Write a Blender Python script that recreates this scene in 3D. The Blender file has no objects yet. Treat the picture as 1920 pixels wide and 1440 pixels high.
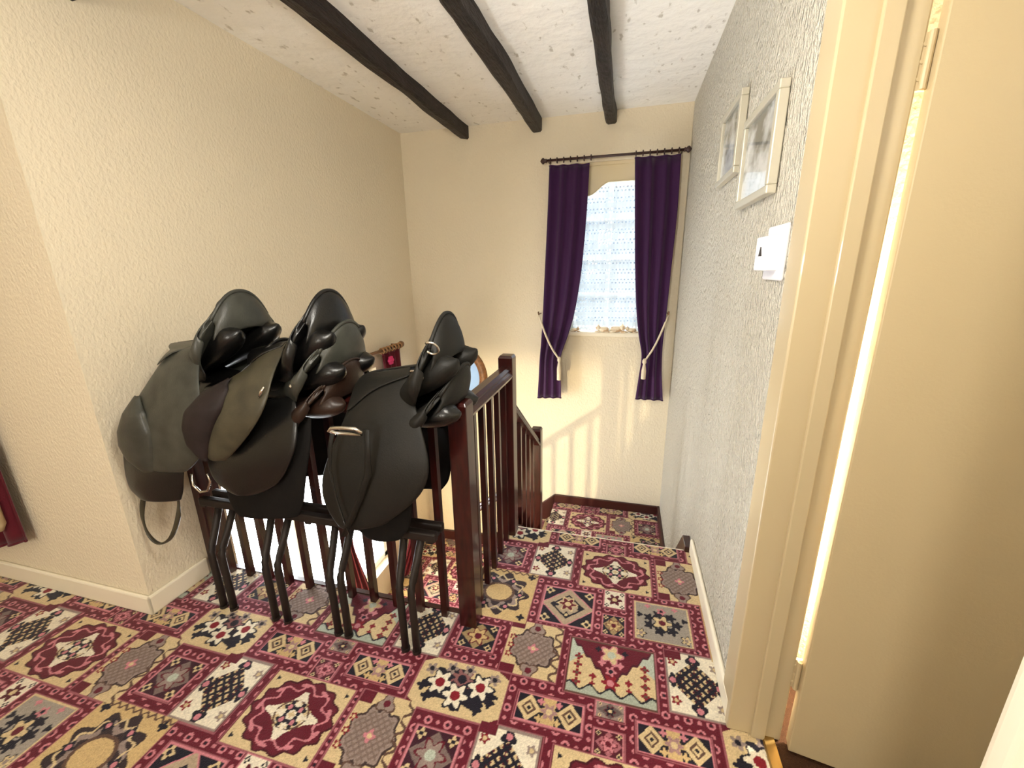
import bpy, math, random
import numpy as np
from mathutils import Vector, Matrix
random.seed(7); rng = np.random.default_rng(7)
scene = bpy.context.scene
col = scene.collection

# ------------------------------------------------------------------ camera
F_PX, YAW, PITCH, ROLL, CAMH = 781.805, 0.2643, 0.2684, 0.0171, 1.30
cy_, sy_, cp_, sp_ = math.cos(YAW), math.sin(YAW), math.cos(PITCH), math.sin(PITCH)
fwd = Vector((-sy_*cp_, cy_*cp_, -sp_)); right = Vector((cy_, sy_, 0)); down = fwd.cross(right)
r2 = math.cos(ROLL)*right + math.sin(ROLL)*down
d2 = -math.sin(ROLL)*right + math.cos(ROLL)*down
cam_d = bpy.data.cameras.new('camera'); cam = bpy.data.objects.new('camera', cam_d); col.objects.link(cam)
cam_d.sensor_width = 36.0; cam_d.lens = F_PX*36.0/1920.0; cam_d.clip_start = 0.02
cam.matrix_world = Matrix((( r2.x, -d2.x, -fwd.x, 0), (r2.y, -d2.y, -fwd.y, 0), (r2.z, -d2.z, -fwd.z, CAMH), (0, 0, 0, 1)))
scene.camera = cam

# ------------------------------------------------------------------ world, lamps, exposure
world = bpy.data.worlds.new('overcast_sky'); scene.world = world; world.use_nodes = True
bg = world.node_tree.nodes['Background']; bg.inputs[0].default_value = (0.93, 0.97, 1.0, 1); bg.inputs[1].default_value = 15.5
vs = scene.view_settings
vs.view_transform = 'Standard'; vs.look = 'None'; vs.gamma = 1.0; vs.use_curve_mapping = False; vs.exposure = 0.64
def lamp(name, kind, loc, energy, colr, size=0.05, rot=None):
    d = bpy.data.lights.new(name, kind); d.energy = energy; d.color = colr
    if kind == 'POINT': d.shadow_soft_size = size
    o = bpy.data.objects.new(name, d); o.location = loc; col.objects.link(o)
    if rot: o.rotation_euler = rot
    return o
lamp('corridor_light', 'POINT', (-0.70, -1.45, 1.30), 54, (1.0, 0.965, 0.89), 0.16)
lamp('landing_pendant_light', 'POINT', (-0.30, 0.60, 1.72), 27, (1.0, 0.95, 0.85), 0.13)
lamp('hall_pendant_light', 'POINT', (-1.45, 0.66, -0.50), 125, (1.0, 0.82, 0.52), 0.035)
lamp('door_slit_fill_light', 'POINT', (0.86, 1.19, 0.8), 85, (1.0, 0.93, 0.78), 0.05)  # added lamp hidden behind the open door, brightens the hinge slit
lamp('door_face_fill_light', 'POINT', (1.45, -0.35, 1.95), 14, (1.0, 0.95, 0.85), 0.12)  # unseen fill added in the bedroom to lighten the front of the door
def portal(name, loc, sx, sy, rot):
    d = bpy.data.lights.new(name, 'AREA'); d.shape = 'RECTANGLE'; d.size = sx; d.size_y = sy; d.cycles.is_portal = True
    o = bpy.data.objects.new(name, d); o.location = loc; o.rotation_euler = rot; col.objects.link(o)
portal('window_daylight_portal', (-0.14, 3.46, 1.42), 0.62, 1.26, (-math.pi/2, 0, 0))
portal('side_window_daylight_portal', (-1.93, 1.98, -0.19), 1.64, 1.34, (0, -math.pi/2, 0))

# ------------------------------------------------------------------ key dimensions (m)
XL, XR, YB, ZC, YS = -1.754, 0.367, 3.288, 2.328, 0.9465
YRAIL = 1.218
ZL1, ZL2, ZHALL = -0.70, -1.25, -2.70
YEDGE = 1.845

# ------------------------------------------------------------------ materials
def s2l(c):
    out = []
    for v in c:
        v = v/255.0
        out.append(v/12.92 if v <= 0.04045 else ((v+0.055)/1.055)**2.4)
    return tuple(out)
def mat(name, rgb, rough=0.6, spec=0.5, metal=0.0, sheen=0.0, bump=None, var=None, coat=0.0):
    """bump=(scale,(sx,sy,sz),strength,distance,detail); var=(scale,(sx,sy,sz),rgb2,lo,hi)"""
    m = bpy.data.materials.new(name); m.use_nodes = True
    nt = m.node_tree; b = nt.nodes['Principled BSDF']
    b.inputs['Base Color'].default_value = (*s2l(rgb), 1); b.inputs['Roughness'].default_value = rough
    b.inputs['Specular IOR Level'].default_value = spec; b.inputs['Metallic'].default_value = metal
    b.inputs['Sheen Weight'].default_value = sheen; b.inputs['Coat Weight'].default_value = coat
    tc = None
    def coords(sc):
        nonlocal tc
        if tc is None: tc = nt.nodes.new('ShaderNodeTexCoord')
        mp = nt.nodes.new('ShaderNodeMapping'); mp.inputs['Scale'].default_value = sc
        nt.links.new(tc.outputs['Object'], mp.inputs['Vector']); return mp.outputs['Vector']
    if var:
        n = nt.nodes.new('ShaderNodeTexNoise'); n.inputs['Scale'].default_value = var[0]; n.inputs['Detail'].default_value = 5
        nt.links.new(coords(var[1]), n.inputs['Vector'])
        r = nt.nodes.new('ShaderNodeValToRGB'); r.color_ramp.elements[0].position = var[3]; r.color_ramp.elements[1].position = var[4]
        r.color_ramp.elements[0].color = (*s2l(rgb), 1); r.color_ramp.elements[1].color = (*s2l(var[2]), 1)
        nt.links.new(n.outputs['Fac'], r.inputs['Fac']); nt.links.new(r.outputs['Color'], b.inputs['Base Color'])
    if bump:
        n = nt.nodes.new('ShaderNodeTexNoise'); n.inputs['Scale'].default_value = bump[0]; n.inputs['Detail'].default_value = bump[4]
        nt.links.new(coords(bump[1]), n.inputs['Vector'])
        bp = nt.nodes.new('ShaderNodeBump'); bp.inputs['Strength'].default_value = bump[2]; bp.inputs['Distance'].default_value = bump[3]
        nt.links.new(n.outputs['Fac'], bp.inputs['Height']); nt.links.new(bp.outputs['Normal'], b.inputs['Normal'])
    return m
M = {}
M['wall'] = mat('cream_stippled_paint', (226, 214, 189), 0.75, 0.3, bump=(95, (1, 1, 0.7), 0.5, 0.009, 4))
M['wall_r'] = mat('cream_relief_wallpaper', (230, 223, 206), 0.55, 0.45, bump=(105, (1, 1, 0.5), 1.0, 0.06, 2))
M['ceil'] = mat('ivory_ceiling_plaster', (247, 245, 239), 0.7, 0.3, bump=(9, (1, 1, 1), 0.5, 0.03, 8),
                var=(30, (1, 0.5, 1), (204, 199, 188), 0.63, 0.71))
M['cream_gloss'] = mat('cream_gloss_paint', (190, 173, 138), 0.36, 0.5, coat=0.2)
M['door'] = mat('cream_door_paint', (186, 168, 132), 0.42, 0.4, bump=(180, (1, 1, 1), 0.12, 0.003, 2))
M['skirt'] = mat('white_skirting_gloss', (236, 227, 205), 0.35, 0.5)
M['mahog'] = mat('dark_mahogany_stain', (58, 16, 12), 0.28, 0.5, var=(14, (6, 6, 0.8), (32, 8, 7), 0.35, 0.7), coat=0.25)
M['brown'] = mat('dark_brown_skirting', (58, 22, 18), 0.35, 0.5)
M['beam'] = mat('black_stained_beam', (38, 26, 21), 0.5, 0.35, bump=(22, (5, 0.7, 5), 0.8, 0.02, 6), var=(9, (4, 0.6, 4), (22, 15, 13), 0.4, 0.65))
M['rack'] = mat('dark_brown_metal', (30, 22, 18), 0.55, 0.4)
M['steel'] = mat('polished_steel', (215, 210, 198), 0.25, 0.5, metal=1.0)
M['silver'] = mat('silver_frame', (196, 190, 172), 0.4, 0.5, metal=0.25)
M['curtain'] = mat('purple_curtain_cloth', (50, 17, 58), 0.85, 0.2, sheen=0.2, bump=(260, (1, 1, 1), 0.25, 0.003, 2))
M['curtain_red'] = mat('burgundy_curtain_cloth', (84, 10, 26), 0.85, 0.2, sheen=0.25, bump=(260, (1, 1, 1), 0.25, 0.003, 2))
M['lining'] = mat('beige_curtain_lining', (186, 164, 128), 0.85, 0.2)
M['cord'] = mat('ivory_cord', (218, 204, 178), 0.8, 0.2, bump=(300, (1, 1, 1), 0.5, 0.004, 1))
M['rod'] = mat('dark_wood_pole', (56, 32, 28), 0.35, 0.5)
M['blind'] = mat('ivory_blind_cloth', (228, 214, 180), 0.8, 0.2)
M['upvc'] = mat('white_window_frame', (238, 242, 246), 0.3, 0.5)
M['plate'] = mat('white_plastic', (238, 236, 240), 0.3, 0.5)
M['mark'] = mat('dark_grey_plastic', (52, 46, 44), 0.5, 0.4)
M['orn'] = mat('beige_ceramic', (238, 224, 198), 0.35, 0.5, var=(30, (1, 1, 1), (206, 174, 138), 0.5, 0.6))
M['brass'] = mat('worn_brass_strip', (150, 118, 62), 0.35, 0.5, metal=0.7)
M['brownfloor'] = mat('brown_bedroom_carpet', (64, 42, 28), 0.95, 0.1, bump=(300, (1, 1, 1), 0.6, 0.01, 2))
M['oak'] = mat('brown_oak_frame', (140, 96, 56), 0.45, 0.5, var=(12, (3, 3, 3), (104, 68, 38), 0.4, 0.65))
M['gold'] = mat('dull_gold_wood', (122, 88, 56), 0.4, 0.5)
M['outside'] = mat('pale_blue_render', (32, 40, 50), 0.9, 0.1)
M['pink'] = mat('pink_tassel', (206, 60, 110), 0.8, 0.2)
M['fringe'] = mat('tan_fringe', (170, 130, 92), 0.8, 0.2)

def leather(name, rgb, rough, spec=0.5, bscale=220):
    return mat(name, rgb, rough, spec, bump=(bscale, (1, 1, 1), 0.18, 0.003, 3), var=(16, (1, 1, 1), tuple(int(c*0.72) for c in rgb), 0.35, 0.7))
M['lea_grey'] = leather('grey_black_leather', (64, 65, 58), 0.40)
M['lea_olive'] = leather('worn_olive_black_leather', (70, 65, 49), 0.45)
M['lea_char'] = leather('charcoal_suede_leather', (23, 21, 17), 0.58, 0.35)
M['lea_black'] = leather('black_leather', (16, 15, 14), 0.3)
M['lea_brown'] = leather('dark_chestnut_leather', (50, 32, 23), 0.42)
M['lea_plum'] = leather('dark_plum_suede', (40, 30, 30), 0.65, 0.3)
M['felt'] = leather('black_saddle_pad_cloth', (19, 16, 14), 0.85, 0.2)

def glass_mat():
    m = bpy.data.materials.new('clear_glass'); m.use_nodes = True; nt = m.node_tree
    for n in list(nt.nodes):
        if n.type != 'OUTPUT_MATERIAL': nt.nodes.remove(n)
    out = nt.nodes['Material Output']; mx = nt.nodes.new('ShaderNodeMixShader'); t = nt.nodes.new('ShaderNodeBsdfTransparent'); g = nt.nodes.new('ShaderNodeBsdfGlossy')
    g.inputs['Roughness'].default_value = 0.03; mx.inputs[0].default_value = 0.07
    nt.links.new(t.outputs[0], mx.inputs[1]); nt.links.new(g.outputs[0], mx.inputs[2]); nt.links.new(mx.outputs[0], out.inputs[0]); return m
M['glass'] = glass_mat()
def frosted():
    m = bpy.data.materials.new('frosted_glass'); m.use_nodes = True; nt = m.node_tree
    for n in list(nt.nodes):
        if n.type != 'OUTPUT_MATERIAL': nt.nodes.remove(n)
    out = nt.nodes['Material Output']; mx = nt.nodes.new('ShaderNodeMixShader'); t = nt.nodes.new('ShaderNodeBsdfTranslucent'); g = nt.nodes.new('ShaderNodeBsdfGlossy')
    t.inputs[0].default_value = (0.24, 0.29, 0.34, 1); g.inputs['Roughness'].default_value = 0.2; mx.inputs[0].default_value = 0.06
    nt.links.new(t.outputs[0], mx.inputs[1]); nt.links.new(g.outputs[0], mx.inputs[2]); nt.links.new(mx.outputs[0], out.inputs[0]); return m
M['frost'] = frosted()
def lace_mat():
    """white net: rows of small eyelets and plain bands; the thread is translucent, the eyelets are open"""
    m = bpy.data.materials.new('white_lace_net'); m.use_nodes = True; nt = m.node_tree
    for n in list(nt.nodes):
        if n.type != 'OUTPUT_MATERIAL': nt.nodes.remove(n)
    N = nt.nodes.new; L = nt.links.new
    def mth(op, a, b=None, c=None):
        n = N('ShaderNodeMath'); n.operation = op
        for i, v in enumerate((a, b, c)):
            if v is None: continue
            if isinstance(v, (int, float)): n.inputs[i].default_value = v
            else: L(v, n.inputs[i])
        return n.outputs[0]
    tc = N('ShaderNodeTexCoord'); sp = N('ShaderNodeSeparateXYZ'); L(tc.outputs['Object'], sp.inputs[0])
    x, z = sp.outputs[0], sp.outputs[2]
    px, pz = 0.026, 0.024
    rz = mth('FLOOR', mth('DIVIDE', z, pz)); odd = mth('MULTIPLY', mth('MODULO', mth('ADD', rz, 400), 2.0), 0.5)
    fx = mth('SUBTRACT', mth('FRACT', mth('ADD', mth('DIVIDE', x, px), odd)), 0.5); fz = mth('SUBTRACT', mth('FRACT', mth('DIVIDE', z, pz)), 0.5)
    r = mth('SQRT', mth('ADD', mth('MULTIPLY', fx, fx), mth('MULTIPLY', fz, fz)))
    hole = mth('LESS_THAN', r, 0.26)
    band = mth('GREATER_THAN', mth('FRACT', mth('DIVIDE', z, 0.072)), 0.30)
    hole = mth('MULTIPLY', hole, band)
    tl = N('ShaderNodeBsdfTranslucent'); tl.inputs[0].default_value = (0.20, 0.23, 0.245, 1)
    df = N('ShaderNodeBsdfDiffuse'); df.inputs[0].default_value = (0.7, 0.74, 0.77, 1)
    tr = N('ShaderNodeBsdfTransparent')
    m1 = N('ShaderNodeMixShader'); m1.inputs[0].default_value = 0.62; L(tl.outputs[0], m1.inputs[1]); L(df.outputs[0], m1.inputs[2])
    m3 = N('ShaderNodeMixShader'); m3.inputs[0].default_value = 0.04; L(m1.outputs[0], m3.inputs[1]); L(tr.outputs[0], m3.inputs[2])
    m2 = N('ShaderNodeMixShader'); L(mth('MULTIPLY', hole, 0.85), m2.inputs[0]); L(m3.outputs[0], m2.inputs[1]); L(tr.outputs[0], m2.inputs[2])
    L(m2.outputs[0], nt.nodes['Material Output'].inputs[0]); return m
M['lace'] = lace_mat()
def print_mat(seed):
    m = bpy.data.materials.new('grey_landscape_print'); m.use_nodes = True; nt = m.node_tree; b = nt.nodes['Principled BSDF']
    N = nt.nodes.new; L = nt.links.new
    tc = N('ShaderNodeTexCoord'); mp = N('ShaderNodeMapping'); mp.inputs['Location'].default_value = (seed, seed*1.7, 0); mp.inputs['Scale'].default_value = (1, 5, 7)
    L(tc.outputs['Object'], mp.inputs[0]); n = N('ShaderNodeTexNoise'); n.inputs['Scale'].default_value = 2.2; n.inputs['Detail'].default_value = 6; L(mp.outputs[0], n.inputs['Vector'])
    sp = N('ShaderNodeSeparateXYZ'); L(tc.outputs['Object'], sp.inputs[0])
    mr = N('ShaderNodeMapRange'); mr.inputs[1].default_value = -0.1; mr.inputs[2].default_value = 0.1; mr.inputs[3].default_value = 0.16; mr.inputs[4].default_value = -0.1; L(sp.outputs[2], mr.inputs[0])
    ad = N('ShaderNodeMath'); ad.operation = 'ADD'; L(n.outputs['Fac'], ad.inputs[0]); L(mr.outputs[0], ad.inputs[1])
    r = N('ShaderNodeValToRGB'); r.color_ramp.elements[0].position = 0.36; r.color_ramp.elements[1].position = 0.62
    r.color_ramp.elements[0].color = (*s2l((120, 120, 112)), 1); r.color_ramp.elements[1].color = (*s2l((214, 216, 216)), 1)
    L(ad.outputs[0], r.inputs[0]); L(r.outputs[0], b.inputs['Base Color']); b.inputs['Roughness'].default_value = 0.12; return m

# ------------------------------------------------------------------ mesh helpers
class MB:
    def __init__(s): s.v = []; s.f = []
    def box(s, x0, x1, y0, y1, z0, z1):
        b = len(s.v); s.v += [(x, y, z) for z in (z0, z1) for y in (y0, y1) for x in (x0, x1)]
        s.f += [tuple(b+i for i in q) for q in ((0, 2, 3, 1), (4, 5, 7, 6), (0, 1, 5, 4), (2, 6, 7, 3), (0, 4, 6, 2), (1, 3, 7, 5))]; return s
    def loft(s, rings, cap=True, closed=True):
        b = len(s.v); n = len(rings[0])
        for r in rings: s.v += [tuple(p) for p in r]
        for i in range(len(rings)-1):
            for j in range(n if closed else n-1):
                k = (j+1) % n; s.f.append((b+i*n+j, b+i*n+k, b+(i+1)*n+k, b+(i+1)*n+j))
        if cap and closed: s.f.append(tuple(b+j for j in reversed(range(n)))); s.f.append(tuple(b+(len(rings)-1)*n+j for j in range(n)))
        return s
    def tube(s, pts, r, n=8, closed=False, flat=1.0):
        pts = [Vector(p) for p in pts]; rs = r if isinstance(r, (list, tuple)) else [r]*len(pts); rings = []; up = Vector((0.123, 0.31, 0.94)).normalized(); N = len(pts)
        for i, p in enumerate(pts):
            a = pts[(i-1) % N] if (closed or i > 0) else p; c = pts[(i+1) % N] if (closed or i < N-1) else p
            t = (c-a).normalized(); u = t.cross(up)
            if u.length < 1e-4: u = t.cross(Vector((1, 0, 0)))
            u.normalize(); w = u.cross(t)
            rings.append([p + rs[i]*(math.cos(2*math.pi*k/n)*u + flat*math.sin(2*math.pi*k/n)*w) for k in range(n)])
        if closed: rings.append(rings[0])
        return s.loft(rings, cap=not closed)
    def lathe(s, prof, c, axis='z', n=16):
        rings = []
        for r, h in prof:
            ring = []
            for k in range(n):
                a = 2*math.pi*k/n; p, q = r*math.cos(a), r*math.sin(a)
                ring.append({'z': (c[0]+p, c[1]+q, c[2]+h), 'x': (c[0]+h, c[1]+p, c[2]+q), 'y': (c[0]+q, c[1]+h, c[2]+p)}[axis])
            rings.append(ring)
        return s.loft(rings)
    def prism(s, poly, axis, a, b):
        """poly: list of 2D points, extruded along axis from a to b"""
        def P(p, h): return {'x': (h, p[0], p[1]), 'y': (p[0], h, p[1]), 'z': (p[0], p[1], h)}[axis]
        return s.loft([[P(p, a) for p in poly], [P(p, b) for p in poly]])
    def build(s, name, m, parent=None, smooth=False, bevel=0, solid=0, sub=0, inv=None, seg=2, off=0.0):
        me = bpy.data.meshes.new(name); vv = s.v
        if inv is not None: vv = [tuple(inv @ Vector(p)) for p in s.v]
        me.from_pydata(vv, [], s.f); me.validate()
        import bmesh
        bm = bmesh.new(); bm.from_mesh(me); bmesh.ops.recalc_face_normals(bm, faces=bm.faces); bm.to_mesh(me); bm.free()
        if m is not None: me.materials.append(m)
        o = bpy.data.objects.new(name, me); col.objects.link(o)
        if parent is not None: o.parent = parent
        if smooth: me.shade_smooth()
        if solid:
            md = o.modifiers.new('thickness', 'SOLIDIFY'); md.thickness = solid; md.offset = off
        if bevel:
            md = o.modifiers.new('bevel', 'BEVEL'); md.width = bevel; md.segments = seg; md.limit_method = 'ANGLE'
        if sub:
            md = o.modifiers.new('smooth', 'SUBSURF'); md.levels = sub; md.render_levels = sub
        return o
def tag(o, label=None, cat=None, group=None, kind=None):
    if label: o['label'] = label
    if cat: o['category'] = cat
    if group: o['group'] = group
    if kind: o['kind'] = kind
    return o
def thing(name, loc, label, cat, group=None, rot=(0, 0, 0)):
    o = bpy.data.objects.new(name, None); o.empty_display_size = 0.1; o.location = loc; o.rotation_euler = rot; col.objects.link(o)
    o['_m'] = 0; del o['_m']
    return tag(o, label, cat, group)
def inv_of(o):
    return (Matrix.Translation(o.location) @ o.rotation_euler.to_matrix().to_4x4()).inverted()
def struct(o, label=None, cat=None): return tag(o, label, cat, kind='structure')
def lerp(a, b, t): return a+(b-a)*t
def interp(xs, ys, x): return float(np.interp(x, xs, ys))
def arc(c, r, a0, a1, n): return [(c[0]+r*math.cos(lerp(a0, a1, i/(n-1))), c[1]+r*math.sin(lerp(a0, a1, i/(n-1)))) for i in range(n)]

# ------------------------------------------------------------------ patterned carpet (flat print, painted per tuft)
PX, PY, NX, NY = 0.94, 0.87, 300, 278
BURG, PINK, CREAM, NAVY, GREY, WHITE, TAN, TEAL, BROWN, RED = [np.array(s2l(c)) for c in (
    (98, 17, 36), (204, 128, 138), (214, 190, 146), (24, 19, 34), (150, 132, 124), (236, 226, 204), (206, 176, 124), (186, 194, 178), (94, 68, 56), (132, 20, 36))]
TX0, TY0 = -0.60, 0.87
def paint_tile():
    img = np.zeros((NY, NX, 3)); img[:] = BURG
    gx = (np.arange(NX)+0.5)*PX/NX; gy = (np.arange(NY)+0.5)*PY/NY
    GX, GY = np.meshgrid(gx, gy)
    patches = [('flow', -.604, -.303, .866, 1.04), ('xd', -.263, -.055, .905, .993), ('sm_g', -.022, .064, .972, 1.022), ('sm_b', -.022, .062, .866, .939), ('xd', .098, .300, .903, .988),
               ('sm_n', -.53, -.388, 1.097, 1.214), ('turt', -.348, -.155, 1.045, 1.26), ('tri', -.125, .162, 1.027, 1.235), ('latt', .196, .375, 1.04, 1.26),
               ('oval', -.59, -.303, 1.25, 1.52), ('nd', -.262, -.055, 1.278, 1.47), ('sm_w', -.02, .064, 1.407, 1.502), ('sm_n', -.02, .064, 1.273, 1.37), ('gf', .098, .300, 1.285, 1.47),
               ('med', -.128, .168, 1.505, 1.733), ('latt', -.349, -.163, 1.52, 1.745), ('sm_d', -.53, -.388, 1.555, 1.69), ('turt', .195, .38, 1.505, 1.745)]
    dist = np.full((NY, NX), 9.0); tasks = []
    for (k, x0, x1, y0, y1) in patches:
        cx, cy, hx, hy = (x0+x1)/2-TX0, (y0+y1)/2-TY0, (x1-x0)/2, (y1-y0)/2
        dx = (GX-cx+PX/2) % PX - PX/2; dy = (GY-cy+PY/2) % PY - PY/2
        dist = np.minimum(dist, np.maximum(np.abs(dx)-hx, np.abs(dy)-hy)); tasks.append((k, dx, dy, hx, hy))
    # small flowers along the borders
    ux = (GX/(PX/30)+0.5) % 1-0.5; uy = (GY/(PY/28)+0.5) % 1-0.5
    lx, ly = np.floor(GX/(PX/30)+0.5), np.floor(GY/(PY/28)+0.5); rr = np.hypot(ux, uy)
    big = ((lx+ly) % 2 == 0); bord = dist > 0.0075
    f = bord & big & (rr < 0.40) & (rr > 0.20); img[f] = PINK
    f = bord & big & (rr < 0.12); img[f] = NAVY
    f = bord & ~big & (rr < 0.2); img[f] = PINK*0.9
    img[(dist > 0.0005) & (dist < 0.0045)] = BURG*0.45+PINK*0.45
    for (k, dx, dy, hx, hy) in tasks:
        inn = (np.abs(dx) < hx) & (np.abs(dy) < hy); a = dx/hx; b = dy/hy; th = np.arctan2(b, a); r = np.hypot(a, b); dia = np.abs(a)+np.abs(b); R = np.hypot(dx, dy)
        def put(mk, c): img[inn & mk] = c
        def flower(fx, fy, rad, n, c, cc=None, ph=0.0, line=None):
            X, Y = dx-fx, dy-fy; q = np.hypot(X, Y); t = np.arctan2(Y, X); e = rad*(0.78+0.22*np.cos(n*t+ph))
            if line is not None: put(q < e*1.22, line)
            put(q < e, c)
            if cc is not None: put(q < rad*0.38, cc)
        T = np.ones_like(dx, bool)
        if k == 'med':
            put(T, CREAM); e = 0.93+0.05*np.cos(14*th); put(r < e, BURG); put((np.abs(r-e) < 0.025), BURG*0.5)
            s = 0.72+0.09*np.sin(9*th); put((np.abs(r-s) < 0.03), PINK); put((np.hypot((r-0.8), ((th*9/np.pi) % 2-1)*0.12) < 0.05), PINK)
            st = np.sqrt(np.abs(a))+np.sqrt(np.abs(b)); put((r < 0.56+0.07*np.cos(8*th)) & (st < 1.02), WHITE); put((r < 0.36+0.05*np.cos(12*th)), CREAM); put((np.abs(r-0.36) < 0.02), BROWN)
            put(st < 0.78, WHITE)
            for q in range(4): flower(0.045*math.cos(q*math.pi/2+.78)*.6, 0.045*math.sin(q*math.pi/2+.78)*.6, 0.02, 4, NAVY, PINK)
            flower(0, 0, 0.012, 4, CREAM)
            for sx in (-1, 1):
                for sy in (-1, 1): flower(sx*hx*.88, sy*hy*.8, 0.008, 3, NAVY)
        elif k == 'latt':
            put(T, WHITE); u1 = (dx+dy)/0.03; u2 = (dx-dy)/0.03; ln = (np.abs(u1-np.round(u1)) < 0.22) | (np.abs(u2-np.round(u2)) < 0.22)
            core = (np.abs(dx+dy) < 0.082) & (np.abs(dx-dy) < 0.082); put(core & ln, NAVY); put(core & ~ln, CREAM); put(core & ~ln & ((np.round(u1)+np.round(u2)) % 3 == 0), BURG*0.8)
            for sy in (-1, 1): flower(0, sy*hy*.8, 0.026, 3, NAVY, PINK, ph=sy*1.57); flower(sy*hx*.78, 0, 0.026, 4, NAVY, PINK)
            for sx in (-1, 1):
                for sy in (-1, 1): flower(sx*hx*.74, sy*hy*.62, 0.017, 5, RED if sx < 0 else GREY, CREAM)
            put((np.abs(a) > .93) | (np.abs(b) > .94), GREY)
            put((a < -.42) & (b > .72), BURG)
        elif k == 'nd':
            put(T, NAVY); put(dia < 1.04, PINK); put(dia < 0.98, GREY*0.6+CREAM*0.4); put(np.abs(dia-.62) < .05, NAVY)
            flower(0, 0.012, 0.034, 6, BURG, CREAM, line=CREAM); flower(0, -.045, .016, 4, NAVY, CREAM)
            for sx in (-1, 1):
                flower(sx*.05, 0, 0.016, 3, NAVY)
                for sy in (-1, 1): flower(sx*hx*.78, sy*hy*.76, 0.02, 4, CREAM, NAVY)
            put((np.abs(a) > .94) | (np.abs(b) > .94), PINK)
        elif k == 'gf':
            put(T, GREY*0.75+TEAL*0.25)
            for q in range(7): flower(.052*math.cos(q*.9), .042*math.sin(q*.9), 0.022, 5, NAVY)
            flower(0, 0, 0.036, 5, CREAM, BURG, line=NAVY); flower(0, .058, .018, 5, PINK, NAVY)
            for sx in (-1, 1): flower(sx*hx*.78, -hy*.68, .018, 5, CREAM, GREY, line=NAVY); flower(sx*hx*.8, hy*.3, .013, 3, NAVY); flower(sx*hx*.5, hy*.82, .012, 4, PINK)
            put((np.abs(a) > .94) | (np.abs(b) > .94), CREAM)
        elif k == 'turt':
            put(T, CREAM); e = 0.6+0.06*np.cos(9*th)+0.12*np.cos(2*th); body = np.hypot(a*.92, b*.78); put(body < e+.07, NAVY*.6+BROWN*.4); put(body < e, GREY)
            uu = (dx+dy)/0.022; vv = (dx-dy)/0.022; put((body < e*.9) & ((np.abs(uu-np.round(uu)) < .16) | (np.abs(vv-np.round(vv)) < .16)), BROWN*.5+GREY*.5); flower(0, 0, .02, 4, PINK, CREAM)
            for sy in (-1, 1): flower(0, sy*hy*.8, .03, 3, GREY, BURG, ph=sy*1.57, line=BROWN)
            for q in range(3): flower(-hx*.84, hy*(-.35+q*.33), .014, 5, RED, CREAM)
            put((a < -.5) & (b > .7), BURG); put((a < -.5) & (b < -.72), BURG)
            put((a > .72) & (np.abs(np.sin(dy*120)-.0+(a-.85)*6) < .5), BROWN)
        elif k == 'tri':
            put(T, TEAL); put(b < 0.25-0.25*np.cos(a*6.0), CREAM); tri = (b > -0.45+1.5*np.abs(a)+0.06*np.cos(a*26)); put(tri, BURG); put(np.abs(b-(-0.45+1.5*np.abs(a)+0.06*np.cos(a*26))) < .05, NAVY*.5+BURG*.5)
            flower(0, hy*.58, .036, 5, CREAM, TEAL, line=PINK); flower(0, -hy*.02, .02, 5, PINK, NAVY)
            for sx in (-1, 1): flower(sx*.045, hy*.72, .012, 4, NAVY); flower(sx*.03, hy*.25, .014, 4, PINK)
            flower(0, -hy*.42, .03, 6, RED, PINK); flower(0, -hy*.75, .022, 5, RED, CREAM)
            for sx in (-1, 1):
                for q in range(4): flower(sx*hx*.76, hy*(.3-.3*q), .015, 4, RED, BROWN)
                flower(sx*hx*.4, -hy*.3, .013, 4, RED); flower(sx*hx*.4, -hy*.55, .01, 4, RED)
            put((b < -.72+.1*np.cos(a*14)), TEAL*.8); put(np.abs(b+.72-.1*np.cos(a*14)) < .035, NAVY)
            put((np.abs(a) > .965) | (np.abs(b) > .955), BROWN)
        elif k == 'xd':
            put(T, NAVY)
            for sx in (-1, 1):
                d = np.abs(a-sx*.6)/.36+np.abs(b)/.9; put(d < 1.05, CREAM); put(d < .62, BROWN); put(d < .4, CREAM); put(d < .2, NAVY)
            put((np.abs(a) < .2) & (np.abs(b) > .35), TAN); flower(0, 0, .026, 6, GREY*.7+PINK*.3, CREAM, line=TAN)
            for sx in (-1, 1): flower(sx*.028, hy*.6, .012, 4, PINK); flower(sx*.028, -hy*.6, .012, 4, TAN)
            put((np.abs(a) > .955) | (np.abs(b) > .9), PINK)
        elif k == 'flow':
            put(T, CREAM); s = 0.62+0.1*np.cos(8*th)+.05*np.cos(13*th+1); body = np.hypot(a*.85, b*.9+.05*np.sin(6*a)); put(body < s, NAVY)
            flower(0, hy*.35, .04, 9, BROWN*.7+PINK*.3, NAVY)
            for (fx, fy) in ((-.45, .05), (.45, .2), (-.02, -.3)): flower(fx*hx, fy*hy, .042, 6, WHITE, RED, line=NAVY)
            for (fx, fy) in ((-.75, .5), (.7, .62), (.1, .75), (-.3, .7)): flower(fx*hx, fy*hy, .022, 5, GREY, NAVY)
            for (fx, fy) in ((-.62, -.55), (.5, -.6), (.72, -.25), (-.8, -.2)): flower(fx*hx, fy*hy, .02, 4, NAVY)
            put((np.abs(a)+np.abs(b) > 1.72), BURG)
        elif k == 'oval':
            put(T, TAN); e = .8+.1*np.cos(9*th); put((r < e) & (r > .3), NAVY*.75+BROWN*.25); put((np.abs(r-.56-.08*np.sin(7*th)) < .07), GREY); put((np.abs(r-.66-.07*np.sin(11*th+2)) < .03), CREAM); put(np.hypot(a*.9, b) < .36, TAN); put(np.abs(np.hypot(a*.9, b)-.38) < .035, BROWN)
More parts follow.
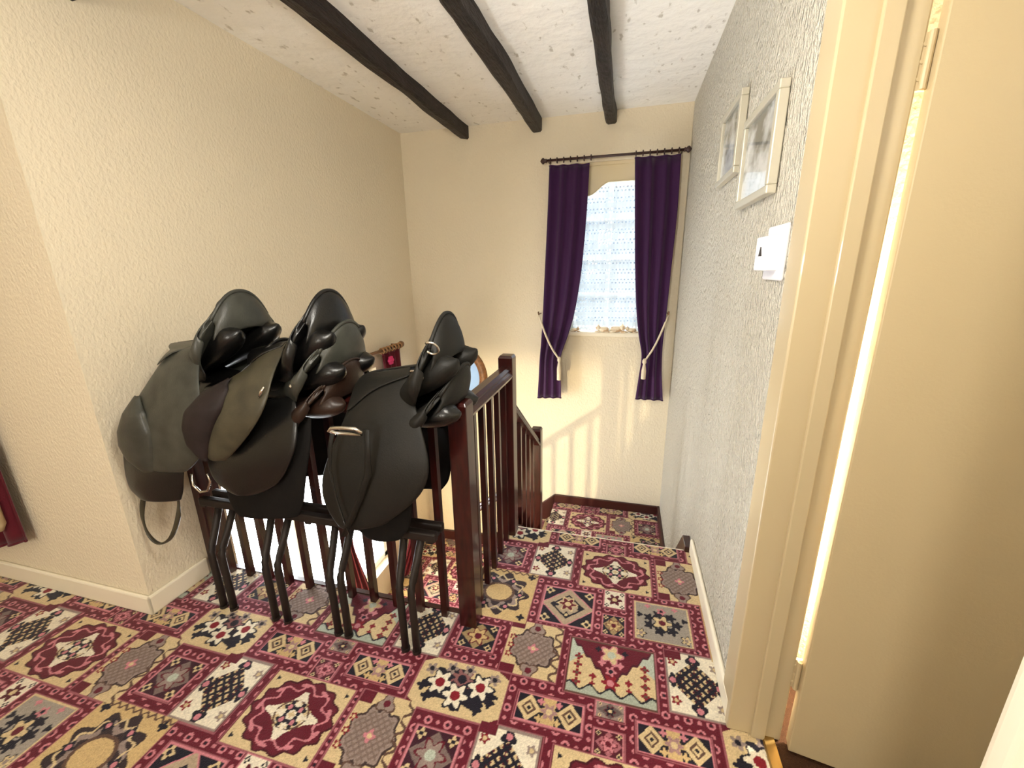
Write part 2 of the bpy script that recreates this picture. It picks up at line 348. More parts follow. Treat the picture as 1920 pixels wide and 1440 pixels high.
            for q in range(6): flower(.62*hx*math.cos(q*1.05), .62*hy*math.sin(q*1.05), .02, 4, NAVY, PINK)
            for sx in (-1, 1):
                for sy in (-1, 1): flower(sx*hx*.82, sy*hy*.82, .017, 4, NAVY)
            put(np.abs(b-.93-.04*np.cos(a*30)) < .03, BROWN)
        else:
            base, fl, cc = {'sm_g': (GREY, NAVY, CREAM), 'sm_b': (BURG*.6+NAVY*.3, PINK, BURG), 'sm_n': (NAVY, TAN, BURG), 'sm_w': (WHITE, BURG*.7, CREAM), 'sm_d': (NAVY*.7+BURG*.3, GREY, TEAL)}[k]
            put(T, base); m_ = min(hx, hy); put(dia < .92, base*.4+fl*.6 if k != 'sm_w' else WHITE); flower(0, 0, m_*.6, 6, fl, cc, line=BURG)
            for sx in (-1, 1):
                for sy in (-1, 1): flower(sx*hx*.7, sy*hy*.7, m_*.24, 4, CREAM if k != 'sm_w' else NAVY, NAVY if k != 'sm_w' else WHITE)
            put((np.abs(a) > .93) | (np.abs(b) > .93), PINK)
    n1 = rng.normal(0, 1, (NY, NX)); img = img*(1+0.10*n1[..., None]); return np.clip(img*0.86, 0.002, 1)
TILE = paint_tile()
def sample(u, v):
    ix = np.floor(((u-TX0) % PX)/PX*NX).astype(int) % NX; iy = np.floor(((v-TY0) % PY)/PY*NY).astype(int) % NY
    return TILE[iy, ix]
def carpet_material():
    m = bpy.data.materials.new('patchwork_axminster_carpet'); m.use_nodes = True; nt = m.node_tree; b = nt.nodes['Principled BSDF']
    at = nt.nodes.new('ShaderNodeAttribute'); at.attribute_name = 'tuft'; nt.links.new(at.outputs['Color'], b.inputs['Base Color'])
    b.inputs['Roughness'].default_value = 0.85; b.inputs['Specular IOR Level'].default_value = 0.25; b.inputs['Sheen Weight'].default_value = 0.25; b.inputs['Sheen Roughness'].default_value = 0.4
    tc = nt.nodes.new('ShaderNodeTexCoord'); n = nt.nodes.new('ShaderNodeTexNoise'); n.inputs['Scale'].default_value = 260; n.inputs['Detail'].default_value = 2
    nt.links.new(tc.outputs['Object'], n.inputs['Vector']); bp = nt.nodes.new('ShaderNodeBump'); bp.inputs['Strength'].default_value = 0.45; bp.inputs['Distance'].default_value = 0.006
    nt.links.new(n.outputs['Fac'], bp.inputs['Height']); nt.links.new(bp.outputs['Normal'], b.inputs['Normal']); return m
M['carpet'] = carpet_material()
def carpet_sheets(name, sheets, parent=None):
    """sheets: (origin, du vector, dv vector, nu, nv, carpet u0, v0, su, sv): regular grids of tufts joined to one carpet"""
    V = []; Fc = []; C = []; base = 0
    for (o, du, dv, nu, nv, u0, v0, su, sv) in sheets:
        i = np.arange(nu+1); j = np.arange(nv+1); I, J = np.meshgrid(i, j); I = I.ravel()[:, None]; J = J.ravel()[:, None]
        P = np.array(o)[None]+I*np.array(du)[None]/nu+J*np.array(dv)[None]/nv; V.append(P)
        C.append(sample((u0+I*su/nu).ravel()+1e-5, (v0+J*sv/nv).ravel()+1e-5))
        q = (np.arange(nv)[:, None]*(nu+1)+np.arange(nu)[None]).ravel()+base; Fc.append(np.stack([q, q+1, q+nu+2, q+nu+1], 1)); base += len(P)
    V = np.concatenate(V).astype(np.float32); Fc = np.concatenate(Fc).astype(np.int32); C = np.concatenate(C)
    me = bpy.data.meshes.new(name); me.vertices.add(len(V)); me.vertices.foreach_set('co', V.ravel()); me.loops.add(Fc.size); me.loops.foreach_set('vertex_index', Fc.ravel())
    me.polygons.add(len(Fc)); me.polygons.foreach_set('loop_start', np.arange(0, Fc.size, 4, dtype=np.int32)); me.update(calc_edges=True)
    a = me.color_attributes.new('tuft', 'FLOAT_COLOR', 'POINT'); a.data.foreach_set('color', np.concatenate([C, np.ones((len(C), 1))], 1).astype(np.float32).ravel())
    me.materials.append(M['carpet']); o = bpy.data.objects.new(name, me); col.objects.link(o)
    if parent: o.parent = parent
    return o
def sheet(x0, x1, y0, y1, z, cell=PX/NX, u0=None, v0=None):
    nu, nv = max(1, round((x1-x0)/cell)), max(1, round((y1-y0)/cell))
    return ((x0, y0, z), (x1-x0, 0, 0), (0, y1-y0, 0), nu, nv, x0 if u0 is None else u0, y0 if v0 is None else v0, x1-x0, y1-y0)

# ------------------------------------------------------------------ the setting
XW = -0.545                                  # stairwell edge of the landing strip
fl_ = carpet_sheets('floor', [sheet(-2.8, XR, 0.28, YS, 0), sheet(XL, XR, YS, 1.245, 0), sheet(XW, XR, 1.245, YEDGE, 0), sheet(XR, XR+.088, 0.39, 1.056, 0),
      sheet(-3.3, XR, -2.6, 0.28, 0, PX/100), sheet(-3.3, -2.8, 0.28, YS, 0, PX/100),
      ((XW, YEDGE, 0.0), (XR-XW, 0, 0), (0, 0.014, -0.014), 290, 6, XW, YEDGE, XR-XW, 0.02),
      ((XW, YEDGE+0.014, -0.014), (XR-XW, 0, 0), (0, 0, -0.20), 290, 60, XW, YEDGE+0.02, XR-XW, 0.2)])
struct(fl_, 'burgundy, cream and navy patchwork oriental carpet on the landing', 'carpet')
s = MB(); s.box(-3.3, XR+0.085, -2.6, 1.243, -0.25, -0.004); s.box(XW+0.002, XR, 1.243, YEDGE+0.012, -0.25, -0.004)
s.build('floor_slab', M['skirt'], fl_)
MB().box(XL, XW, 1.236, 1.256, -0.25, 0.004).build('edge_fascia', M['mahog'], fl_)
MB().box(XW-0.012, XW+0.003, 1.236, YEDGE+0.014, -0.25, 0.004).build('edge_fascia', M['mahog'], fl_)

# stairs: flight down to a half landing, two steps left to a quarter landing, then down towards the hall
st = []
def tread(x0, x1, y0, y1, z, u=0.0, v=0.0, cell=PX/150): st.append(sheet(x0, x1, y0, y1, z, cell, x0+u, y0+v))
def riser_y(x0, x1, y, z0, z1): st.append(((x0, y, z0), (x1-x0, 0, 0), (0, 0, z1-z0), round((x1-x0)*150/PX), 30, x0, y+0.3, x1-x0, z1-z0))
def riser_x(x, y0, y1, z0, z1): st.append(((x, y0, z0), (0, y1-y0, 0), (0, 0, z1-z0), round((y1-y0)*150/PX), 30, y0, x, y1-y0, z1-z0))
R1 = ZL1/3
tread(XW+.03, XR, YEDGE+.014, 2.15, R1); riser_y(XW+.03, XR, 2.15, 2*R1, R1)
tread(XW+.03, XR, 2.15, 2.45, 2*R1); riser_y(XW+.03, XR, 2.45, ZL1, 2*R1)
tread(XW+.03, XR, 2.45, YB, ZL1, 0.22, -1.42)
R2 = (ZL2-ZL1)/3; X2, X3 = XW+.03-.25, XW+.03-.5
riser_x(XW+.03, 2.42, YB, ZL1+R2, ZL1); tread(X2, XW+.03, 2.42, YB, ZL1+R2)
riser_x(X2, 2.42, YB, ZL1+2*R2, ZL1+R2); tread(X3, X2, 2.42, YB, ZL1+2*R2, .1, .2)
riser_x(X3, 2.42, YB, ZL2, ZL1+2*R2); tread(XL, X3, 2.42, YB, ZL2, .3, .5)
for k in range(7):
    z = ZL2-0.207*(k+1); y1 = 2.42-0.25*k; riser_y(XL, X3, y1, z, z+.207); tread(XL, X3, y1-.25, y1, z)
stair = struct(carpet_sheets('floor_stairs', st), 'stair flights and half landings covered in red patchwork carpet', 'stairs')
MB().box(XW+.03, XR, 2.455, YB, ZL1-.2, ZL1-.005).build('landing_slab', M['skirt'], stair)
MB().box(XL, X3, 2.425, YB, ZL2-.2, ZL2-.005).build('landing_slab', M['skirt'], stair)
struct(MB().box(-3.3, XR, -2.6, YB, ZHALL-.05, ZHALL).build('floor_hall', M['brownfloor']), 'hall floor below the stairs', 'floor')

def wall_with_hole(name, m, axis, t0, t1, a0, a1, z0, z1, holes, label, cat='wall'):
    """wall slab: axis 'x' = slab spans t0..t1 in x and a0..a1 in y; 'y' the other way round; holes (b0,b1,h0,h1)"""
    mb = MB()
    def bx(p0, p1, q0, q1):
        if p1-p0 < 1e-6 or q1-q0 < 1e-6: return
        if axis == 'x': mb.box(t0, t1, p0, p1, q0, q1)
        else: mb.box(p0, p1, t0, t1, q0, q1)
    cur = a0
    for (b0, b1, h0, h1) in sorted(holes):
        bx(cur, b0, z0, z1); bx(b0, b1, z0, h0); bx(b0, b1, h1, z1); cur = b1
    bx(cur, a1, z0, z1); return struct(mb.build(name, m), label, cat)
WB = (-0.43, 0.15, 0.80, 2.02)               # back window opening
wl = wall_with_hole('wall_left', M['wall'], 'x', XL-.13, XL, YS, YB+.2, ZHALL, ZC, [(1.32, 2.64, -1.0, .62)], 'cream stippled wall beside the stairwell behind the saddles')
RC = (-1.416, 0.40); RR = 0.27               # round window centre, radius
wb = wall_with_hole('wall_back', M['wall'], 'y', YB, YB+.2, XL-.13, XR+.1, ZHALL, ZC, [(RC[0]-.335, RC[0]+RR+.03, RC[1]-RR-.03, RC[1]+RR+.03), (WB[0], WB[1], WB[2], WB[3])], 'cream end wall with the curtained window')
# infill round the circular window
mb = MB(); n = 48; x0_, x1_, z0_, z1_ = RC[0]-.335, RC[0]+RR+.03, RC[1]-RR-.03, RC[1]+RR+.03
def onrect(a):
    dx, dz = math.cos(a), math.sin(a); t = 9
    if dx > 1e-9: t = min(t, (x1_-RC[0])/dx)
    if dx < -1e-9: t = min(t, (x0_-RC[0])/dx)
    if dz > 1e-9: t = min(t, (z1_-RC[1])/dz)
    if dz < -1e-9: t = min(t, (z0_-RC[1])/dz)
    return RC[0]+t*dx, RC[1]+t*dz
angs = sorted([2*math.pi*i/n for i in range(n)]+[math.atan2(zz-RC[1], xx-RC[0]) % (2*math.pi) for xx in (x0_, x1_) for zz in (z0_, z1_)])
rings = []
for a in angs:
    ix, iz = RC[0]+RR*math.cos(a), RC[1]+RR*math.sin(a); ox, oz = onrect(a); rings.append([(ix, YB, iz), (ox, YB, oz), (ox, YB+.2, oz), (ix, YB+.2, iz)])
rings.append(rings[0]); mb.loft(rings, cap=False); mb.build('wall_reveal', M['wall'], wb)
wr = wall_with_hole('wall_right', M['wall_r'], 'x', XR, XR+.12, -2.6, YB, ZHALL, ZC, [(0.39, 1.055, -0.02, 2.03)], 'cream relief wallpapered wall with the two pictures')
wall_with_hole('wall_corridor', M['wall'], 'y', YS, YS+.13, -3.3, XL-.13, -.25, ZC, [], 'cream wall turning into the corridor on the left')
MB().box(XL-.13, XL, YS, YS+.001, -.25, ZC)
wall_with_hole('wall_rear', M['wall'], 'y', -2.7, -2.6, -3.3, 2.4, ZHALL, ZC, [], 'cream wall behind the viewer')
wall_with_hole('wall_corridor_end', M['wall'], 'x', -3.4, -3.3, -2.7, YS+.13, ZHALL, ZC, [], 'cream wall at the corridor end')
wall_with_hole('wall_hall', M['wall'], 'x', XL-.13, XL, -2.6, YS, ZHALL, -.25, [], 'cream hall wall under the landing')
struct(MB().box(-3.4, 2.4, -2.7, YB+.2, ZC, ZC+.1).build('ceiling', M['ceil']), 'ivory plastered ceiling with rough trowel marks', 'ceiling')
# bedroom behind the open door
struct(MB().box(XR+.088, 2.3, -2.6, 1.35, -.25, -.003).build('floor_bedroom', M['brownfloor']), 'dark brown carpet inside the doorway', 'floor')
struct(MB().box(2.3, 2.4, -2.6, 1.4, -.25, ZC).build('wall_bedroom_side', M['wall']), 'cream bedroom side wall', 'wall')
struct(MB().box(XR+.12, 2.3, 1.30, 1.40, -.25, ZC).build('wall_bedroom_end', M['wall']), 'cream bedroom end wall', 'wall')

# skirtings
def skirting(name, label, boxes, m=M['skirt'], bev=.008):
    mb = MB()
    for b in boxes: mb.box(*b)
    return struct(mb.build(name, m, bevel=bev), label, 'skirting')
skirting('baseboard_corridor', 'white skirting along the corridor wall', [(-3.3, XL+.015, YS-.015, YS, 0, .085)])
skirting('baseboard_left', 'white skirting on the wall end beside the saddles', [(XL, XL+.015, YS-.015, 1.18, 0, .085)])
skirting('baseboard_right', 'white skirting under the pictures on the right wall', [(XR-.015, XR, 1.055, 1.84, 0, .075)])
mb = MB(); mb.box(XW+.0, XR, YB-.02, YB, ZL1, ZL1+.075)
skirting('baseboard_back', 'dark brown skirting round the half landing', [(XW+.03, XR-.02, YB-.02, YB, ZL1, ZL1+.075), (XR-.02, XR, 2.45, YB, ZL1, ZL1+.075)], M['brown'], .004)
# sloping strings
def string(name, label, poly, axis, a, b, m=M['brown']): return struct(MB().prism(poly, axis, a, b).build(name, m, bevel=.004), label, 'stair string')
string('trim_1', 'brown stair string with a sawn end on the right wall', [(1.835, .028), (1.93, .028), (2.47, ZL1+.09), (2.47, ZL1-.1), (1.86, -.26), (1.835, -.07)], 'x', XR-.035, XR-.001, M['mahog'])
string('trim_2', 'brown stair string running down the end wall', [(XW+.03, ZL1+.075), (X3-.08, ZL2+.12), (XL, ZL2+.085), (XL, ZL2-.02), (X3-.1, ZL2-.05), (XW+.03, ZL1-.12)], 'y', YB-.022, YB-.001)
string('trim_3', 'brown stair string under the lower balusters', [(1.86, -.02), (1.95, .0), (2.50, ZL1+.12), (2.50, ZL1-.15), (1.86, -.26)], 'x', XW-.008, XW+.032, M['mahog'])
string('trim_4', 'brown stair string on the open side of the lower steps', [(XW+.03, ZL1+.06), (X3, ZL2+.12), (X3, ZL2-.2), (XW+.03, ZL1-.2)], 'y', 2.39, 2.425, M['mahog'])

# doorway: architrave, lining, open door
tr = struct(MB().box(XR-.014, XR, 1.045, 1.125, 0, 2.12).build('trim_5', M['cream_gloss'], bevel=.006), 'cream gloss door frame at the right edge', 'door frame')
b_ = MB(); b_.box(XR-.016, XR+.122, 1.03, 1.056, 0, 2.03); b_.build('frame_lining', M['cream_gloss'], tr, bevel=.004)
b_ = MB(); b_.box(XR+.045, XR+.080, 1.020, 1.031, 0, 2.03); b_.build('door_stop', M['cream_gloss'], tr, bevel=.003)
MB().box(XR-.016, XR+.1, .39, 1.056, 2.03, 2.06).build('frame_head', M['cream_gloss'], tr, bevel=.004)
MB().box(XR-.02, XR+.1, .36, .392, 0, 2.03).build('frame_lining', M['skirt'], tr, bevel=.01, seg=3)
MB().box(XR-.016, XR, .30, .37, 0, 2.12).build('architrave', M['skirt'], tr, bevel=.006)
MB().box(XR-.014, XR, .36, 1.125, 2.05, 2.12).build('architrave', M['cream_gloss'], tr, bevel=.006)
door = thing('door_1', (XR+.136, 1.0345, 0), 'cream flush door standing open at the right edge', 'door', rot=(0, 0, math.radians(-9))); door['kind'] = 'structure'
MB().box(0, .74, -.036, 0, .012, 2.01).build('door_leaf', M['door'], door, bevel=.003)
for hz in (0.20, 1.60):
    h = MB(); h.box(-.020, .004, -.006, .004, hz, hz+.09); h.lathe([(.006, 0), (.006, .09)], (-.006, -.010, hz), n=10)
    for q in range(3): h.lathe([(.004, -.009), (.004, -.006)], (-.013, 0, hz+.018+q*.027), 'y', 8)
    h.build('hinge', M['door'], door)
struct(MB().prism([(XR+.075, 0), (XR+.078, .007), (XR+.105, .007), (XR+.108, 0)], 'y', .39, 1.03).build('trim_6', M['brass']), 'worn brass threshold strip in the doorway', 'threshold')

# back window: frame, bars, panes, sill
win = struct(MB().build('window_1', M['upvc']), None)
bpy.data.objects.remove(win)
win = thing('window_1', ((WB[0]+WB[1])/2, YB+.13, WB[2]), 'white framed window behind the net curtain on the end wall', 'window'); win['kind'] = 'structure'; iv = inv_of(win)
fr = MB(); y0, y1 = YB+.10, YB+.15
fr.box(WB[0], WB[0]+.05, y0, y1, WB[2], WB[3]); fr.box(WB[1]-.05, WB[1], y0, y1, WB[2], WB[3]); fr.box(WB[0], WB[1], y0, y1, WB[2], WB[2]+.05); fr.box(WB[0], WB[1], y0, y1, WB[3]-.05, WB[3])
fr.build('window_frame', M['upvc'], win, bevel=.006, inv=iv)
MB().box(-.155, -.125, y0+.005, y1-.005, WB[2]+.04, WB[3]-.04).build('glazing_bar', M['upvc'], win, inv=iv)
for zz in (1.10, 1.37, 1.65): MB().box(WB[0]+.04, WB[1]-.04, y0+.01, y1-.01, zz-.012, zz+.012).build('glazing_bar', M['upvc'], win, inv=iv)
for (xa, xb) in ((WB[0]+.045, -.153), (-.127, WB[1]-.045)):
    for (za, zb) in ((WB[2]+.045, 1.09), (1.11, 1.36), (1.38, 1.64), (1.66, WB[3]-.045)): MB().box(xa, xb, y0+.022, y0+.026, za, zb).build('pane', M['glass'], win, inv=iv)
MB().box(WB[0]-.02, WB[1]+.02, YB-.025, y0+.005, WB[2]-.012, WB[2]+.02).build('window_sill', M['skirt'], win, bevel=.008, inv=iv)
# side window on the left wall
w2 = thing('window_2', (XL-.08, 2.4, -.48), 'bright side window between red curtains behind the saddles', 'window'); w2['kind'] = 'structure'; iv = inv_of(w2)
wy0, wy1, wz0, wz1 = 1.32, 2.64, -1.0, .62
fr = MB(); fr.box(XL-.12, XL-.07, wy0, wy0+.05, wz0, wz1); fr.box(XL-.12, XL-.07, wy1-.05, wy1, wz0, wz1); fr.box(XL-.12, XL-.07, wy0, wy1, wz0, wz0+.05); fr.box(XL-.12, XL-.07, wy0, wy1, wz1-.05, wz1); fr.box(XL-.115, XL-.075, 1.745, 1.775, wz0+.04, wz1-.04); fr.box(XL-.115, XL-.075, 2.185, 2.215, wz0+.04, wz1-.04)
fr.build('window_frame', M['upvc'], w2, bevel=.006, inv=iv)
for a, b in ((wy0+.05, 1.747), (1.773, 2.187), (2.213, wy1-.05)): MB().box(XL-.098, XL-.094, a, b, wz0+.05, wz1-.05).build('pane', M['glass'], w2, inv=iv)
# round window
w3 = thing('window_3', (RC[0], YB+.02, RC[1]-RR), 'round window with brown wooden frame on the end wall behind the saddles', 'window'); w3['kind'] = 'structure'; iv = inv_of(w3)
mb = MB(); rings = []
for i in range(65):
    a = 2*math.pi*i/64; ring = []
    for (r, y) in ((.235, YB+.045), (.235, YB+.0), (.25, YB-.022), (.285, YB-.026), (.305, YB-.012), (.31, YB), (.27, YB+.045)): ring.append((RC[0]+r*math.cos(a), y, RC[1]+r*math.sin(a)))
    rings.append(ring)
mb.loft(rings, cap=False); mb.build('window_frame', M['oak'], w3, smooth=True, inv=iv)
MB().lathe([(.236, .03), (.236, .036)], (RC[0], YB, RC[1]), 'y', 48).build('pane', M['frost'], w3, inv=iv)

# neighbouring building seen through the net
nb = thing('neighbour_house', (0, 8.5, -3), 'pale blue grey building outside beyond the net curtain', 'building')
MB().box(-7, 7, 0, .3, 0, 5.75).build('wall', M['outside'], nb)
MB().prism([(-.4, 5.72), (.3, 5.72), (.3, 5.95), (-.3, 5.85)], 'x', -7.2, 7.2).build('roof_edge', M['brown'], nb)

# ------------------------------------------------------------------ ceiling beams
def beam(name, x0, x1, y0, y1, z0, z1, label, seed, along='y'):
    r = np.random.default_rng(seed); n = 90; L = y1-y0 if along == 'y' else x1-x0
    def wob(): 
        a = r.normal(0, 1, n//6+2); b = r.normal(0, 1, n//2+2); t = np.linspace(0, 1, n); return np.interp(t, np.linspace(0, 1, len(a)), a)*.0045+np.interp(t, np.linspace(0, 1, len(b)), b)*.0016
    w = [wob() for _ in range(4)]; mb = MB(); rings = []
    for i in range(n):
        t = i/(n-1); c = .010
        if along == 'y':
            xa, xb, za, zb = x0+w[0][i], x1+w[1][i], z0+w[2][i], z0+w[3][i]; y = lerp(y0, y1, t)
            rings.append([(xa, y, z1), (xa-.004, y, za+c), (xa+c, y, za), (xb-c, y, zb), (xb, y, zb+c), (xb, y, z1)])
        else:
            ya, yb, za, zb = y0+w[0][i], y1+w[1][i], z0+w[2][i], z0+w[3][i]; x = lerp(x0, x1, t)
            rings.append([(x, ya, z1), (x, ya, za+c), (x, ya+c, za), (x, yb-c, zb), (x, yb, zb+c), (x, yb, z1)])
    mb.loft(rings); return tag(mb.build(name, M['beam'], smooth=False), label, 'beam', 'rough black ceiling beams')
beam('ceiling_beam', -1.262, -1.195, -1.5, YB+.0, 2.245, ZC, 'rough hewn black ceiling beam nearest the saddle wall', 1)
beam('ceiling_beam', -.708, -.635, -1.5, YB, 2.245, ZC, 'rough hewn black ceiling beam in the middle of the three', 2)
beam('ceiling_beam', -.190, -.128, -1.5, YB, 2.245, ZC, 'rough hewn black ceiling beam pointing at the curtained window', 3)
beam('ceiling_beam', XL, XR, 1.07, 1.205, 2.15, ZC, 'black cross beam just showing at the top left corner', 4, 'x')

# ------------------------------------------------------------------ balustrade
bal = thing('balustrade', (-.508, YRAIL, 0), 'dark mahogany stair balustrade with square newels and plain square balusters', 'balustrade'); iv = inv_of(bal)
NX0, NX1 = -.542, -.475; NXC = (NX0+NX1)/2
def newel(x0, x1, y0, y1, z0, z1):
    mb = MB(); c = .006; xm = (x0, x1, y0, y1)
    mb.loft([[(x0, y0, z0), (x1, y0, z0), (x1, y1, z0), (x0, y1, z0)], [(x0, y0, z1-.012), (x1, y0, z1-.012), (x1, y1, z1-.012), (x0, y1, z1-.012)], [(x0+c, y0+c, z1), (x1-c, y0+c, z1), (x1-c, y1-c, z1), (x0+c, y1-c, z1)]])
    return mb.build('newel_post', M['mahog'], bal, bevel=.003, inv=iv)
newel(NX0, NX1, 1.184, 1.252, -.1, .888)
newel(NX0, NX1, 1.765, 1.833, -.25, .925)
newel(NX0, NX1, 2.43, 2.498, ZL1-.2, .315)
newel(XL+.001, XL+.04, 1.19, 1.246, -.02, .89)
newel(-1.085, -1.02, 2.375, 2.44, ZL2-.15, ZL2+.88)
RAILP = [(-.030, 0), (-.034, .012), (-.028, .024), (-.022, .032), (-.026, .042), (-.016, .055), (.016, .055), (.026, .042), (.022, .032), (.028, .024), (.034, .012), (.030, 0)]
def rail(p0, p1):
    p0, p1 = Vector(p0), Vector(p1); d = (p1-p0); side = Vector((-d.y, d.x, 0)).normalized(); up = Vector((0, 0, 1))
    MB().loft([[p + side*a + up*b for a, b in RAILP] for p in (p0, p1)]).build('handrail', M['mahog'], bal, inv=iv)
rail((XL+.03, YRAIL, .822), (NX0+.002, YRAIL, .822))
rail((NXC, 1.25, .822), (NXC, 1.767, .822))
rail((NXC, 1.831, .645), (NXC, 2.432, .205))
rail((NX0+.002, 2.41, -.035), (-1.022, 2.41, -.40))
def baluster(x, y, z0, z1, h=.0112):
    mb = MB(); mb.box(x-h, x+h, y-h, y+h, z0, z1); mb.build('baluster', M['mahog'], bal, inv=iv)
for k in range(11): baluster(-.615-.1045*k, YRAIL, 0.0, .826, .0122)
for k in range(5): baluster(NXC, 1.325+.1*k, 0.0, .826)
for k in range(5):
    y = 1.905+.1045*k; baluster(NXC, y, lerp(.0, ZL1+.12, (y-1.95)/.55)-.03, .645-.732*(y-1.831)+.006)
for k in range(4):
    x = -.635-.1*k; t = (NX0-x)/(NX0+1.022); baluster(x, 2.41, lerp(ZL1+.03, ZL2+.1, t), lerp(-.035, -.40, t)+.006)

# ------------------------------------------------------------------ rack in front of the banister
rk = thing('saddle_rack', (-1.1, 1.06, 0), 'low dark metal rack with bent double legs leaning before the banister', 'rack'); iv = inv_of(rk)
for (y0, y1, z0, z1) in ((1.100, 1.128, .412, .446), (1.158, 1.182, .416, .446)):
    MB().box(-1.60, -.575, y0, y1, z0, z1).build('top_rail', M['rack'], rk, bevel=.006, inv=iv)
for x in (-1.585, -1.09, -.60): MB().box(x-.012, x+.012, 1.104, 1.178, .405, .42).build('cross_bar', M['rack'], rk, inv=iv)
for (fx, fx2) in ((-1.505, -1.455), (-1.25, -1.193), (-.967, -.923), (-.690, -.646)):
    for (k, x) in enumerate((fx, fx2)):
        dx = -.010 if k == 0 else .012
        pts = [(x, 1.040, .0), (x, 1.040, .12), (x, 1.038, .235), (x, 1.041, .262), (x+dx*.2, 1.052, .285), (x+dx*.6, 1.085, .35), (x+dx, 1.120, .425)]
        MB().tube(pts, .0135, 10).build('leg', M['rack'], rk, smooth=True, inv=iv)
        MB().lathe([(.016, 0), (.016, .012)], (x, 1.04, 0), n=10).build('foot', M['rack'], rk, inv=iv)
MB().tube([(-1.60, 1.17, .43), (-.58, 1.17, .43)], .006, 8).build('tie_bar', M['rack'], rk, inv=iv)

# ------------------------------------------------------------------ saddles
SU = [-.222, -.212, -.19, -.16, -.12, -.06, 0, .06, .12, .165, .20, .228, .244, .250, .246, .234, .215]
SW = [-.045, .01, .07, .098, .096, .072, .046, .034, .044, .070, .104, .138, .150, .138, .105, .060, .020]
SH = [.030, .042, .056, .066, .072, .080, .104, .138, .166, .174, .168, .148, .120, .116, .124, .130, .128]
SE = [.050, .075, .095, .100, .092, .074, .062, .058, .060, .066, .072, .076, .080, .078, .064, .040, .016]
def seat_surface(n=14, grow=0.0):
    rings = []
    us = np.linspace(0, len(SU)-1, 40)
    for q in us:
        u, w, h, e = [float(np.interp(q, range(len(SU)), A)) for A in (SU, SW, SH, SE)]; ring = []
        for j in range(n+1):
            s_ = -1+2*j/n; plan = -.055*abs(s_)**2.4*max(0, min(1, (u-.05)/.15)); dish = .022*max(0, min(1, (u+.02)/.08))*max(0, min(1, (.2-u)/.06))*(abs(s_)**2-.0)
            ring.append((u+plan, h*s_*(1+grow), w-e*abs(s_)**2.1+dish))
        rings.append(ring)
    return rings
def flap_mesh(rows, side, cols=10, nr=18, extra=0.0):
    n = len(rows); A = np.array(rows); t0 = np.arange(n)
    t = np.linspace(0, n-1, nr); R = np.stack([np.interp(t, t0, A[:, k]) for k in range(5)], 1)
    for k in range(5):                                     # soften the polyline
        for _ in range(2): R[1:-1, k] = .25*R[:-2, k]+.5*R[1:-1, k]+.25*R[2:, k]
    out = []
    for (xl, zl, xr, zr, o) in R:
        row = []
        for j in range(cols+1):
            c = j/cols; bul = .016*(1-(2*c-1)**2); row.append((lerp(xl, xr, c), 1.215+side*(o+bul+extra), lerp(zl, zr, c)))
        out.append(row)
    return out
def ridge_rows(rg, rows):
    (xa, za, xb, zb) = rg; r0 = rows[0]; out = [(xa, za, xb, zb, 0.0)]
    for (k, o) in ((.22, .035), (.5, .065), (.78, .085)): out.append((lerp(xa, r0[0], k), lerp(za, r0[1], k**1.6), lerp(xb, r0[2], k), lerp(zb, r0[3], k**1.6), o))
    return out+list(rows)
